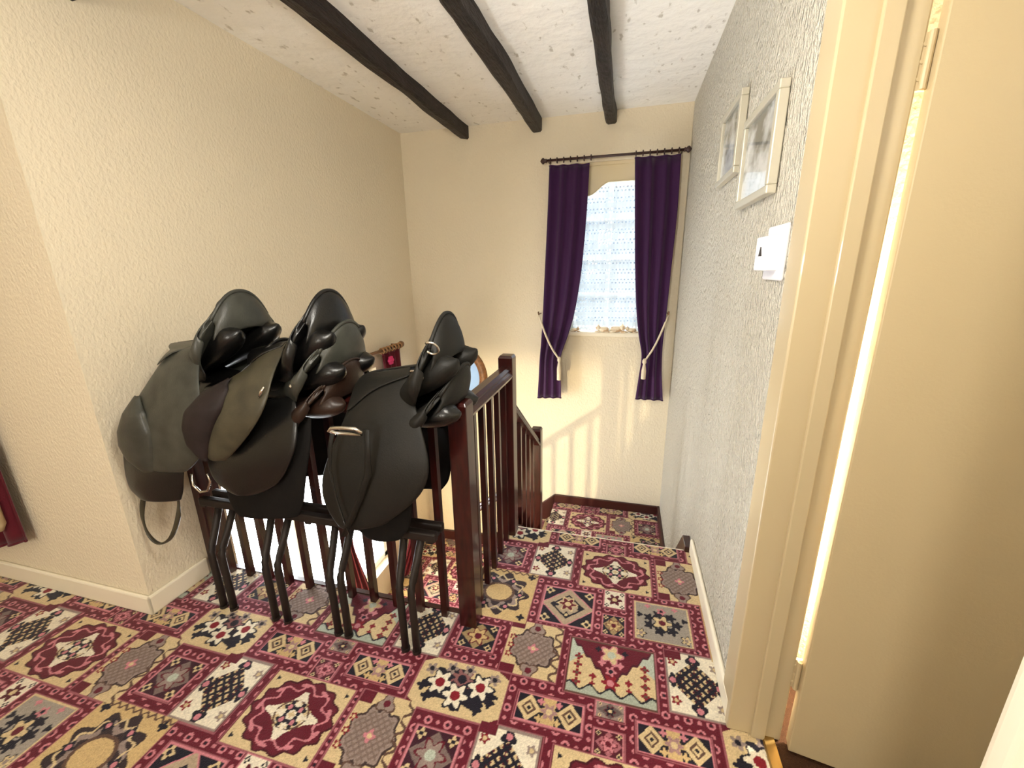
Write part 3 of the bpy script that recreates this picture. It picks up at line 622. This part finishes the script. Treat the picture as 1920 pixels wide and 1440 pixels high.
def saddle(label, org, pitch, rows, m_seat, m_flap, m_panel, roll=None, pleats=False, shift_far=0.0, scale=1.0, pipe=None, m_roll=None, farrows=None, ridge=None, skirt=(.42, .22)):
    t = thing('riding_saddle', org, label, 'saddle', 'riding saddles piled on the banister', rot=(0, -math.radians(pitch), 0)); iv = inv_of(t)
    sc = lambda p: tuple(scale*v for v in p)
    seat = MB().loft([[sc(p) for p in r] for r in seat_surface()], cap=False, closed=False).build('seat', m_seat, t, smooth=True, solid=.014, off=-1, sub=1)
    # rim piping round the cantle
    pts = []
    for j in range(25):
        s_ = -.98+1.96*j/24; pts.append(sc((.2445-.055*abs(s_)**2.4, .120*s_, .151-.080*abs(s_)**2.1)))
    MB().tube(pts, .006*scale, 8).build('cantle_piping', pipe or m_seat, seat, smooth=True)
    if pleats:
        for s_ in (-.55, -.2, .2, .55):
            pts = []
            for q in np.linspace(8.6, 12.2, 12):
                u, w, h, e = [float(np.interp(q, range(len(SU)), A)) for A in (SU, SW, SH, SE)]; plan = -.055*abs(s_)**2.4*max(0, min(1, (u-.05)/.15)); pts.append(sc((u+plan, h*s_, w-e*abs(s_)**2.1+.003)))
            MB().tube(pts, .0042*scale, 6).build('seam', M['lea_black'], seat, smooth=True)
    def surf(u, s_):
        q = float(np.interp(u, SU[:13], range(13))); w, h, e = [float(np.interp(q, range(len(SU)), A)) for A in (SW, SH, SE)]
        return (u-.055*abs(s_)**2.4*max(0, min(1, (u-.05)/.15)), h*s_, w-e*abs(s_)**2.1+.022*max(0, min(1, (u+.02)/.08))*max(0, min(1, (.2-u)/.06))*s_**2)
    for side in (-1, 1):                                   # welt of leather along each side of the seat
        band = [[], [], [], [], [], []]
        for i in range(25):
            c = i/24; u = lerp(-.15, .215, c); d = .030+.030*math.sin(math.pi*c)
            for k, (s_, vv, ww) in enumerate(((.62, 0, .003), (.85, .002, .006), (1.0, .005, .002), (1.0, .008, -.3*d), (1.0, .004, -.7*d), (1.0, -.008, -d))):
                p = surf(u, side*s_); band[k].append(sc((p[0], p[1]+side*vv, p[2]+ww)))
        MB().loft(band, cap=False, closed=False).build('seat_welt', m_seat, t, smooth=True, solid=.006, sub=1)
    # panels: two stuffed cushions with a channel between
    for side in (-1, 1):
        rings = []; N = 22
        for i in range(N+1):
            q = i/N; u = lerp(-.14, .238, q); f = (1-abs(2*q-1)**4.5)**.5 if 0 < q < 1 else .02; ra, rb = .052*f*(.72+.40*q), .046*f*(.62+.45*q); cv = side*(.050+.034*q); cw = .004-.012*q+.075*max(0, q-.62)**1.3
            rings.append([sc((u-.012*math.sin(2*math.pi*k/16), cv+ra*math.cos(2*math.pi*k/16), cw+rb*math.sin(2*math.pi*k/16))) for k in range(16)])
        pn = MB().loft(rings).build('panel', m_panel, t, smooth=True, sub=1)
        # flap
        rws = rows if side < 0 or farrows is None else farrows
        if ridge: rws = ridge_rows(ridge, rws)
        fm = flap_mesh(rws, side)
        fl = MB().loft(fm, cap=False, closed=False).build('flap', m_flap, t, smooth=True, solid=.008, sub=1, inv=iv)
        if ridge:                                          # skirt: the upper leather over the stirrup bar
            sk = []; kk = flap_mesh(rws, side, cols=14, nr=40, extra=.009)
            for i in range(9):
                row = []
                for j in range(15):
                    c = j/14; q = (skirt[0]*(1-c)+skirt[1]*c-.03*math.sin(math.pi*c))*39*i/8; a_ = int(q); row.append(tuple(Vector(kk[a_][j]).lerp(Vector(kk[min(39, a_+1)][j]), q-a_)))
                sk.append(row)
            MB().loft(sk, cap=False, closed=False).build('skirt', m_seat, t, smooth=True, solid=.006, sub=1, inv=iv)
        if roll:
            A = np.array(rows); n0 = len(A)-len(roll); out = []
            for i in range(26):
                q = lerp(0, len(roll)-1, i/25); r = [float(np.interp(q+n0, range(len(A)), A[:, k])) for k in range(5)]; cm = float(np.interp(q, range(len(roll)), roll)); row = []
                for j in range(11):
                    c = j/10; row.append((lerp(r[0], r[2], c*cm+.005), 1.215+side*(r[4]+.013+.024*math.sin(math.pi*c)**.6*math.sin(math.pi*(i+.5)/26)**.5), lerp(r[1], r[3], c*cm+.005)))
                out.append(row)
            MB().loft(out, cap=False, closed=False).build('knee_roll', m_roll or m_flap, fl, smooth=True, solid=.006, inv=iv)
    return t, iv
def scale_off(rows, a):
    """same outline seen from the landing, hung 'a' further out from the rail"""
    out = []
    for (xl, zl, xr, zr, o) in rows:
        k = (1.215-(o+a))/(1.215-o); out.append((max(xl*k, XL+.012), 1.3+(zl-1.3)*k, xr*k, 1.3+(zr-1.3)*k, o+a))
    return out
F1 = [(-1.605, 1.022, -1.439, 1.047, 0.1), (-1.624, 0.954, -1.409, 0.972, 0.145), (-1.67, 0.887, -1.388, 0.901, 0.173), (-1.713, 0.827, -1.361, 0.847, 0.197), (-1.762, 0.757, -1.357, 0.782, 0.2), (-1.776, 0.702, -1.368, 0.721, 0.2), (-1.757, 0.65, -1.41, 0.672, 0.2), (-1.692, 0.603, -1.496, 0.613, 0.2)]
F1b = [(-1.845, 0.737, -1.528, 0.764, 0.14), (-1.872, 0.631, -1.531, 0.666, 0.16), (-1.883, 0.543, -1.556, 0.582, 0.17), (-1.874, 0.485, -1.576, 0.513, 0.17), (-1.817, 0.443, -1.602, 0.468, 0.17)]
F2 = [(-1.229, 0.988, -1.086, 1.04, 0.1), (-1.25, 0.968, -1.081, 0.99, 0.156), (-1.336, 0.923, -1.061, 0.965, 0.191), (-1.392, 0.863, -1.053, 0.914, 0.221), (-1.409, 0.81, -1.087, 0.86, 0.225), (-1.404, 0.752, -1.146, 0.801, 0.225), (-1.367, 0.716, -1.197, 0.749, 0.225), (-1.333, 0.696, -1.265, 0.698, 0.225)]
F2b = [(-1.405, 0.848, -1.04, 0.911, 0.12), (-1.431, 0.798, -1.01, 0.85, 0.155), (-1.411, 0.727, -1.006, 0.766, 0.177), (-1.401, 0.663, -1.039, 0.692, 0.19), (-1.398, 0.611, -1.084, 0.628, 0.19), (-1.368, 0.568, -1.13, 0.592, 0.19), (-1.305, 0.549, -1.21, 0.559, 0.19)]
F2c = [(-1.367, 0.807, -0.998, 0.835, 0.11), (-1.368, 0.735, -0.988, 0.769, 0.136), (-1.369, 0.658, -0.998, 0.698, 0.151), (-1.387, 0.551, -1.027, 0.596, 0.155), (-1.384, 0.463, -1.045, 0.522, 0.155), (-1.348, 0.427, -1.08, 0.464, 0.155)]
F3 = [(-0.84, 0.908, -0.619, 0.99, 0.1), (-0.839, 0.86, -0.593, 0.895, 0.145), (-0.863, 0.796, -0.554, 0.833, 0.173), (-0.89, 0.73, -0.526, 0.766, 0.197), (-0.922, 0.663, -0.526, 0.714, 0.2), (-0.933, 0.594, -0.556, 0.648, 0.2), (-0.918, 0.533, -0.604, 0.601, 0.2), (-0.869, 0.48, -0.705, 0.52, 0.2)]
F3b = [(-0.865, 0.697, -0.619, 0.742, 0.12), (-0.85, 0.594, -0.616, 0.663, 0.147), (-0.84, 0.523, -0.619, 0.585, 0.16), (-0.842, 0.461, -0.635, 0.495, 0.16), (-0.801, 0.431, -0.679, 0.443, 0.16)]
FF2 = [(-1.35, 1.0, -.96, 1.02, .1), (-1.37, .93, -.93, .93, .15), (-1.37, .84, -.93, .84, .175), (-1.36, .74, -.95, .74, .18), (-1.32, .66, -.98, .66, .18), (-1.24, .60, -1.06, .60, .18)]
L = M
# left pile
s1b, iv1 = saddle('black saddle at the bottom of the left pile with a hanging strap loop', (-1.385, 1.215, .895), 9, scale_off(F1b, .07), L['lea_black'], L['lea_black'], L['lea_black'], scale=.95)
saddle('grey leather saddle with pleated seat on top of the left pile', (-1.475, 1.215, .995), 28, scale_off(F1, .04), L['lea_grey'], L['lea_grey'], L['lea_black'], roll=(.08, .3, .42, .44, .42, .30), pleats=True, ridge=(-1.69, 1.045, -1.53, 1.062))
# middle pile
s2c, iv2c = saddle('brown saddle at the bottom of the middle pile', (-1.115, 1.215, .845), 6, F2c, L['lea_brown'], L['felt'], L['lea_brown'], scale=.95)
saddle('shiny black saddle in the middle of the middle pile', (-1.10, 1.215, .935), 14, F2b, L['lea_grey'], L['lea_black'], L['lea_black'], pleats=True, farrows=FF2)
s2, iv2 = saddle('olive grey saddle with plum knee flap on top of the middle pile', (-1.105, 1.215, .995), 28, F2, L['lea_black'], L['lea_olive'], L['lea_black'], farrows=FF2, roll=(.06, .42, .49, .46, .42, .30, .08), m_roll=L['lea_plum'], ridge=(-1.30, 1.035, -1.135, 1.07), skirt=(.36, .16))
for k in (-1, 1): MB().tube([(-1.066, 1.215+k*.214, .962), (-1.078, 1.215+k*.216, .945), (-1.090, 1.215+k*.217, .926)], [.003, .0055, .003], 8).build('name_stud', M['steel'], s2, smooth=True, inv=iv2)
# right pile
s3b, iv3b = saddle('black saddle under the right pile nearest the newel post', (-.70, 1.215, .845), 6, F3b, L['lea_char'], L['felt'], L['lea_black'], scale=.95)
s3, iv3 = saddle('charcoal saddle with run-up stirrup on top of the right pile', (-.682, 1.215, .925), 28, F3, L['lea_char'], L['lea_char'], L['lea_char'], ridge=(-.842, .966, -.672, .993), skirt=(.44, .30))
# stirrup, leathers and rings of the right-hand saddle
lp = [(-.700, .975, .862), (-.705, .975, .79), (-.712, .975, .72), (-.752, .975, .63), (-.80, .975, .54), (-.83, .975, .487)]
MB().tube(lp, .011, 8, flat=.3).build('stirrup_leather', L['lea_char'], s3, smooth=True, inv=iv3)
lp = [(-.815, .978, .855), (-.835, .976, .79), (-.845, .975, .72), (-.835, .974, .62), (-.815, .974, .53), (-.80, .974, .483)]
MB().tube(lp, .007, 8, flat=.4).build('stirrup_leather', L['lea_char'], s3, smooth=True, inv=iv3)
ir = [(-.812, .955, .857), (-.80, .952, .868), (-.76, .950, .872), (-.72, .952, .872), (-.704, .955, .862), (-.712, .965, .850), (-.76, .968, .847), (-.80, .965, .848)]
MB().tube(ir, .0055, 8, closed=True).build('stirrup_iron', M['steel'], s3, smooth=True, inv=iv3)
for (x, z) in ((-.522, 1.088), (-.578, 1.004)):
    MB().tube([(x+.021*math.cos(a), 1.065-.012*math.sin(a), z+.019*math.sin(a)) for a in np.linspace(-2.6, 2.2, 18)], .0035, 8).build('dee_ring', M['steel'], s3, smooth=True, inv=iv3)
# strap loop and stirrup of the bottom left saddle
lp = [(-1.635, .99, .575), (-1.680, .98, .52), (-1.715, .975, .43), (-1.712, .975, .35), (-1.668, .975, .315), (-1.60, .975, .35), (-1.548, .98, .43), (-1.535, .99, .50), (-1.54, 1.0, .58)]
sp_pts = []
for i in range(len(lp)-1):
    for q in range(5):
        t = q/5; p0, p1, p2, p3 = [Vector(lp[max(0, min(len(lp)-1, i+k))]) for k in (-1, 0, 1, 2)]
        sp_pts.append(.5*((2*p1)+(-p0+p2)*t+(2*p0-5*p1+4*p2-p3)*t*t+(-p0+3*p1-3*p2+p3)*t**3))
MB().tube(sp_pts, .0085, 8, flat=.5).build('strap_loop', L['lea_olive'], s1b, smooth=True, inv=iv1)
ir = [(-1.452, 1.0, .62), (-1.458, 1.0, .575), (-1.43, 1.0, .552), (-1.395, 1.0, .562), (-1.372, 1.0, .60), (-1.376, 1.0, .63)]
MB().tube(ir, .0045, 8).build('stirrup_iron', M['steel'], s1b, smooth=True, inv=iv1)
MB().tube([(-.985, 1.05, .985), (-.99, 1.045, .97), (-1.003, 1.04, .955)], .006, 8).build('dee_ring', M['steel'], s2c, inv=iv2c)

# ------------------------------------------------------------------ curtains, poles, tie-backs
def curtain(name, rows, y, m, folds, amp, label, loc, plane='y', group=None, nr=34, nc=72):
    A = np.array(rows); t = np.linspace(0, len(A)-1, nr); R = np.stack([np.interp(t, range(len(A)), A[:, k]) for k in range(4)], 1); out = []
    for k in range(4):
        for _ in range(3): R[1:-1, k] = .25*R[:-2, k]+.5*R[1:-1, k]+.25*R[2:, k]
    for i, (xa, za, xb, zb) in enumerate(R):
        row = []
        for j in range(nc+1):
            c = j/nc; f = amp*math.sin(2*math.pi*folds*c+.6*math.sin(5*c))+.25*amp*math.sin(2*math.pi*folds*1.7*c+1+i*.05); p, z = lerp(xa, xb, c)+.15*amp*math.cos(2*math.pi*folds*c), lerp(za, zb, c)
            row.append((p, y-f, z) if plane == 'y' else (y+f, p, z))
        out.append(row)
    t_ = thing(name, loc, label, 'curtain', group); iv = inv_of(t_)
    MB().loft(out, cap=False, closed=False).build('curtain_cloth', m, t_, smooth=True, solid=.003, inv=iv)
    # header tape and hem
    for (row, nm) in ((out[0], 'header_tape'), (out[-1], 'hem')):
        MB().tube(row[::3], .006, 6).build(nm, m, t_, smooth=True, inv=iv)
    return t_, iv
CL = [(-.568, 1.996, -.285, 1.99), (-.574, 1.795, -.29, 1.785), (-.585, 1.542, -.301, 1.535), (-.599, 1.237, -.323, 1.234), (-.611, .957, -.364, .957), (-.623, .748, -.425, .750), (-.636, .61, -.478, .613), (-.644, .442, -.460, .454), (-.653, .284, -.456, .296)]
CR = [(.011, 2.004, .303, 2.001), (.031, 1.659, .311, 1.663), (.052, 1.314, .300, 1.325), (.078, 1.008, .293, 1.012), (.108, .808, .284, .810), (.144, .664, .283, .667), (.128, .50, .293, .515), (.114, .324, .316, .324)]
curtain('curtain', CL, 3.205, M['curtain'], 3.4, .011, 'purple curtain left of the end window, tied with a cord', (-.55, 3.2, .28))
curtain('curtain', CR, 3.205, M['curtain'], 3.4, .011, 'purple curtain right of the end window, in the corner', (.2, 3.2, .32))
pole = thing('curtain_pole', (-.13, 3.2, 2.02), 'dark wooden curtain pole with turned finials above the end window', 'curtain pole'); iv = inv_of(pole)
MB().tube([(-.585, 3.205, 2.033), (.318, 3.205, 2.031)], .0085, 12).build('pole', M['rod'], pole, smooth=True, inv=iv)
for (x, s_) in ((-.585, -1), (.318, 1)): MB().lathe([(.010, 0), (.015, s_*.006), (.010, s_*.012), (.019, s_*.022), (.021, s_*.030), (.012, s_*.040), (.003, s_*.046)], (x, 3.205, 2.032), 'x', 14).build('finial', M['rod'], pole, smooth=True, inv=iv)
for x in [-.56+.047*k for k in range(7)]+[.018+.045*k for k in range(7)]:
    MB().tube([(x, 3.205+.0165*math.cos(a), 2.030+.0165*math.sin(a)) for a in np.linspace(0, 2*math.pi, 17)[:-1]], .0042, 6, closed=True).build('ring', M['rod'], pole, smooth=True, inv=iv)
for x in (-.575, .31): MB().tube([(x, YB, 2.03), (x, 3.205, 2.03)], .007, 8).build('bracket', M['rod'], pole, inv=iv)
def tieback(label, hook, tie, tass):
    t = thing('curtain_tieback', hook, label, 'tieback', 'ivory cord curtain tiebacks'); iv = inv_of(t); h, q = Vector(hook), Vector(tie)
    MB().tube([(h.x, YB, h.z+.01), (h.x, h.y-.01, h.z+.012), (h.x, h.y-.02, h.z+.03)], .006, 8).build('hook', M['gold'], t, smooth=True, inv=iv)
    pts = [];
    for i in range(15):
        k = i/14; p = h.lerp(q, k); p.z -= .035*math.sin(math.pi*k); p.y -= .03*math.sin(math.pi*min(1, k*1.2)*.5); pts.append(p)
    MB().tube(pts, .0075, 8).build('cord', M['cord'], t, smooth=True, inv=iv)
    e = pts[-1]
    MB().lathe([(.004, .02), (.014, .008), (.015, -.012), (.008, -.022), (.010, -.03), (.017, -.075), (.0165, tass-.0), (.012, tass-.002)], (e.x, e.y, e.z), n=14).build('tassel', M['cord'], t, smooth=True, inv=iv)
tieback('ivory cord and tassel holding the left curtain of the end window', (-.642, 3.205, .949), (-.470, 3.18, .622), -.165)
tieback('ivory cord and tassel holding the right curtain of the end window', (.304, 3.205, .96), (.160, 3.18, .632), -.135)
# net and scalloped blind
mb = MB(); out = []
for i in range(30):
    z = lerp(WB[3]-.01, WB[2]+.025, i/29); out.append([(lerp(WB[0]+.005, WB[1]-.005, j/60), YB+.075+.006*math.sin(j*.55)+.003*math.sin(j*1.3+i*.1), z) for j in range(61)])
net = tag(mb.loft(out, cap=False, closed=False).build('net_curtain', M['lace'], smooth=True), 'white lace net curtain hanging in the end window', 'net curtain')
bl = thing('window_blind', (-.14, YB+.03, 1.9), 'ivory scalloped blind drawn up at the top of the end window', 'blind'); iv = inv_of(bl); out = [[], []]
for j in range(49):
    x = lerp(WB[0]+.004, WB[1]-.004, j/48); d = min(1, max(0, (abs(x+.07)-.08)/.15)); zb = 1.892-.085*(d*d*(3-2*d))
    out[0].append((x, YB+.035, WB[3]-.012)); out[1].append((x, YB+.035, zb))
rows_ = [[tuple(Vector(a).lerp(Vector(b), k/6)) for a, b in zip(*out)] for k in range(7)]
MB().loft(rows_, cap=False, closed=False).build('blind_cloth', M['blind'], bl, solid=.003, inv=iv)
MB().tube([tuple(Vector(p)+Vector((0, -.003, 0))) for p in out[1]], .004, 6).build('edge_piping', M['blind'], bl, smooth=True, inv=iv)
MB().box(WB[0]+.004, WB[1]-.004, YB+.02, YB+.05, WB[3]-.02, WB[3]).build('blind_rail', M['blind'], bl, inv=iv)
# side window curtains and pole on the left wall
SN = [(1.97, .72, 2.12, .72), (1.97, .3, 2.10, .3), (1.96, -.1, 2.08, -.1), (1.95, -.45, 2.05, -.45), (1.97, -.75, 2.13, -.75), (2.0, -1.07, 2.22, -1.07)]
SF = [(2.62, .72, 2.89, .72), (2.66, .3, 2.90, .3), (2.74, -.1, 2.91, -.1), (2.79, -.5, 2.92, -.5), (2.80, -.9, 2.92, -.9), (2.62, -1.08, 2.90, -1.08), (2.44, -1.20, 2.86, -1.20)]
curtain('curtain', SN, XL+.07, M['curtain_red'], 4, .014, 'burgundy curtain on the near side of the stairwell side window', (XL+.07, 2.05, -1.0), 'x')
sf, ivf = curtain('curtain', SF, XL+.07, M['curtain_red'], 4, .014, 'burgundy curtain with pink flower on the far side of the stairwell window', (XL+.07, 2.8, -1.0), 'x')
for k in range(7):
    a = 2*math.pi*k/6 if k < 6 else 0; rr = .02 if k < 6 else 0
    MB().lathe([(.002, -.012), (.012, -.008), (.014, 0), (.012, .008), (.002, .012)], (XL+.10, 2.69+rr*math.cos(a), .665+rr*math.sin(a)), 'x', 10).build('flower', M['pink'], sf, smooth=True, inv=ivf)
sp2 = thing('curtain_pole', (XL+.07, 2.4, .745), 'dull gold curtain pole with ball finial on the stairwell side wall', 'curtain pole'); iv = inv_of(sp2)
MB().tube([(XL+.07, 1.93, .748), (XL+.07, 2.90, .748)], .011, 12).build('pole', M['gold'], sp2, smooth=True, inv=iv)
for y in (1.93, 2.90): MB().lathe([(.012, -.012), (.022, -.004), (.026, .008), (.022, .02), (.004, .03)], (XL+.07, y, .748), 'y', 14).build('finial', M['gold'], sp2, smooth=True, inv=iv)
for y in [1.98+.04*k for k in range(6)]+[2.63+.042*k for k in range(7)]:
    MB().tube([(XL+.07+.019*math.cos(a), y, .743+.019*math.sin(a)) for a in np.linspace(0, 2*math.pi, 15)[:-1]], .006, 6, closed=True).build('ring', M['fringe'], sp2, smooth=True, inv=iv)
for y in (1.95, 2.88): MB().tube([(XL, y, .748), (XL+.07, y, .748)], .008, 8).build('bracket', M['gold'], sp2, inv=iv)
# curtain on the corridor wall
SC = [(-2.74, 2.0, -2.30, 2.0), (-2.74, 1.2, -2.31, 1.2), (-2.74, .7, -2.31, .7), (-2.74, .15, -2.30, .27)]
sc_, ivc = curtain('curtain', SC, YS-.055, M['curtain_red'], 5, .016, 'burgundy curtain with beige lining at the left edge on the corridor wall', (-2.5, YS-.055, .2))
MB().tube([(-2.345, YS-.085, 1.9), (-2.345, YS-.085, .36), (-2.345, YS-.085, .335)], [.026, .026, .015], 12).build('turned_lining', M['lining'], sc_, smooth=True, inv=ivc)

# ------------------------------------------------------------------ sill ornaments
def ellipsoid(mb, c, r, n=14):
    rings = []
    for i in range(1, n):
        a = math.pi*i/n; rings.append([(c[0]+r[0]*math.sin(a)*math.cos(2*math.pi*k/n), c[1]+r[1]*math.sin(a)*math.sin(2*math.pi*k/n), c[2]+r[2]*math.cos(a)) for k in range(n)])
    return mb.loft(rings)
def figurine(x, y, s_, flip, label):
    z = WB[2]+.02; t = thing('ornament', (x, y, z), label, 'ornament', 'beige figurines on the window sill')
    f = -1 if flip else 1
    ellipsoid(MB(), (0, 0, .026*s_), (.05*s_, .026*s_, .026*s_)).build('body', M['orn'], t, smooth=True)
    hd = ellipsoid(MB(), (f*.047*s_, -.006*s_, .040*s_), (.023*s_, .021*s_, .022*s_)).build('head', M['orn'], t, smooth=True)
    for k in (-1, 1): MB().lathe([(.008*s_, 0), (.005*s_, .009*s_), (.0008, .017*s_)], (f*.047*s_, -.006*s_+k*.012*s_, .056*s_), n=8).build('ear', M['orn'], hd, smooth=True)
    for k in (-1, 1): ellipsoid(MB(), (f*.055*s_, k*.016*s_-.004, .007*s_), (.022*s_, .008*s_, .007*s_), 8).build('paw', M['orn'], t, smooth=True)
    MB().tube([(-f*.045*s_, 0, .012*s_), (-f*.06*s_, -.015*s_, .009*s_), (-f*.045*s_, -.034*s_, .008*s_), (-f*.01*s_, -.036*s_, .008*s_)], .006*s_, 8).build('tail', M['orn'], t, smooth=True)
figurine(-.372, 3.29, .55, False, 'tiny beige figurine beside the left curtain on the sill')
figurine(-.150, 3.285, .85, True, 'beige lying animal figurine in the middle of the sill')
figurine(-.055, 3.29, .95, False, 'larger beige animal figurine right of middle on the sill')
figurine(.060, 3.30, .7, True, 'pale figurine half hidden by the right curtain on the sill')

# ------------------------------------------------------------------ pictures and thermostat on the right wall
def picture(y0, y1, z0, z1, label, seed):
    t = thing('framed_picture', (XR, (y0+y1)/2, (z0+z1)/2), label, 'picture', 'silver framed prints'); iv = inv_of(t); w = .022; xf = XR-.027
    for (a, b, c, d) in ((y0, y1, z1-w, z1), (y0, y1, z0, z0+w), (y0, y0+w, z0+w, z1-w), (y1-w, y1, z0+w, z1-w)):
        MB().box(xf, XR-.002, a, b, c, d).build('frame_side', M['silver'], t, bevel=.003, inv=iv)
    MB().box(xf+.012, XR-.003, y0+w, y1-w, z0+w, z1-w).build('print', print_mat(seed), t, inv=iv)
    MB().box(xf+.008, xf+.0085, y0+w, y1-w, z0+w, z1-w).build('glass', M['glass'], t, inv=iv)
picture(1.752, 2.07, 1.614, 1.874, 'silver framed grey print hanging higher and further along the wall', 1.3)
picture(1.318, 1.664, 1.481, 1.743, 'silver framed grey print nearer the door frame, above the thermostat', 4.1)
th = thing('thermostat', (XR, 1.24, 1.26), 'white wall thermostat box on a square plate under the pictures', 'thermostat'); iv = inv_of(th)
MB().box(XR-.010, XR, 1.17, 1.31, 1.262, 1.396).build('back_plate', M['plate'], th, bevel=.006, inv=iv)
MB().box(XR-.036, XR-.009, 1.20, 1.302, 1.286, 1.370).build('box', M['plate'], th, bevel=.003, inv=iv)
MB().prism([(1.243, 1.322), (1.265, 1.322), (1.254, 1.345)], 'x', XR-.038, XR-.035).build('arrow_mark', M['mark'], th, inv=iv)
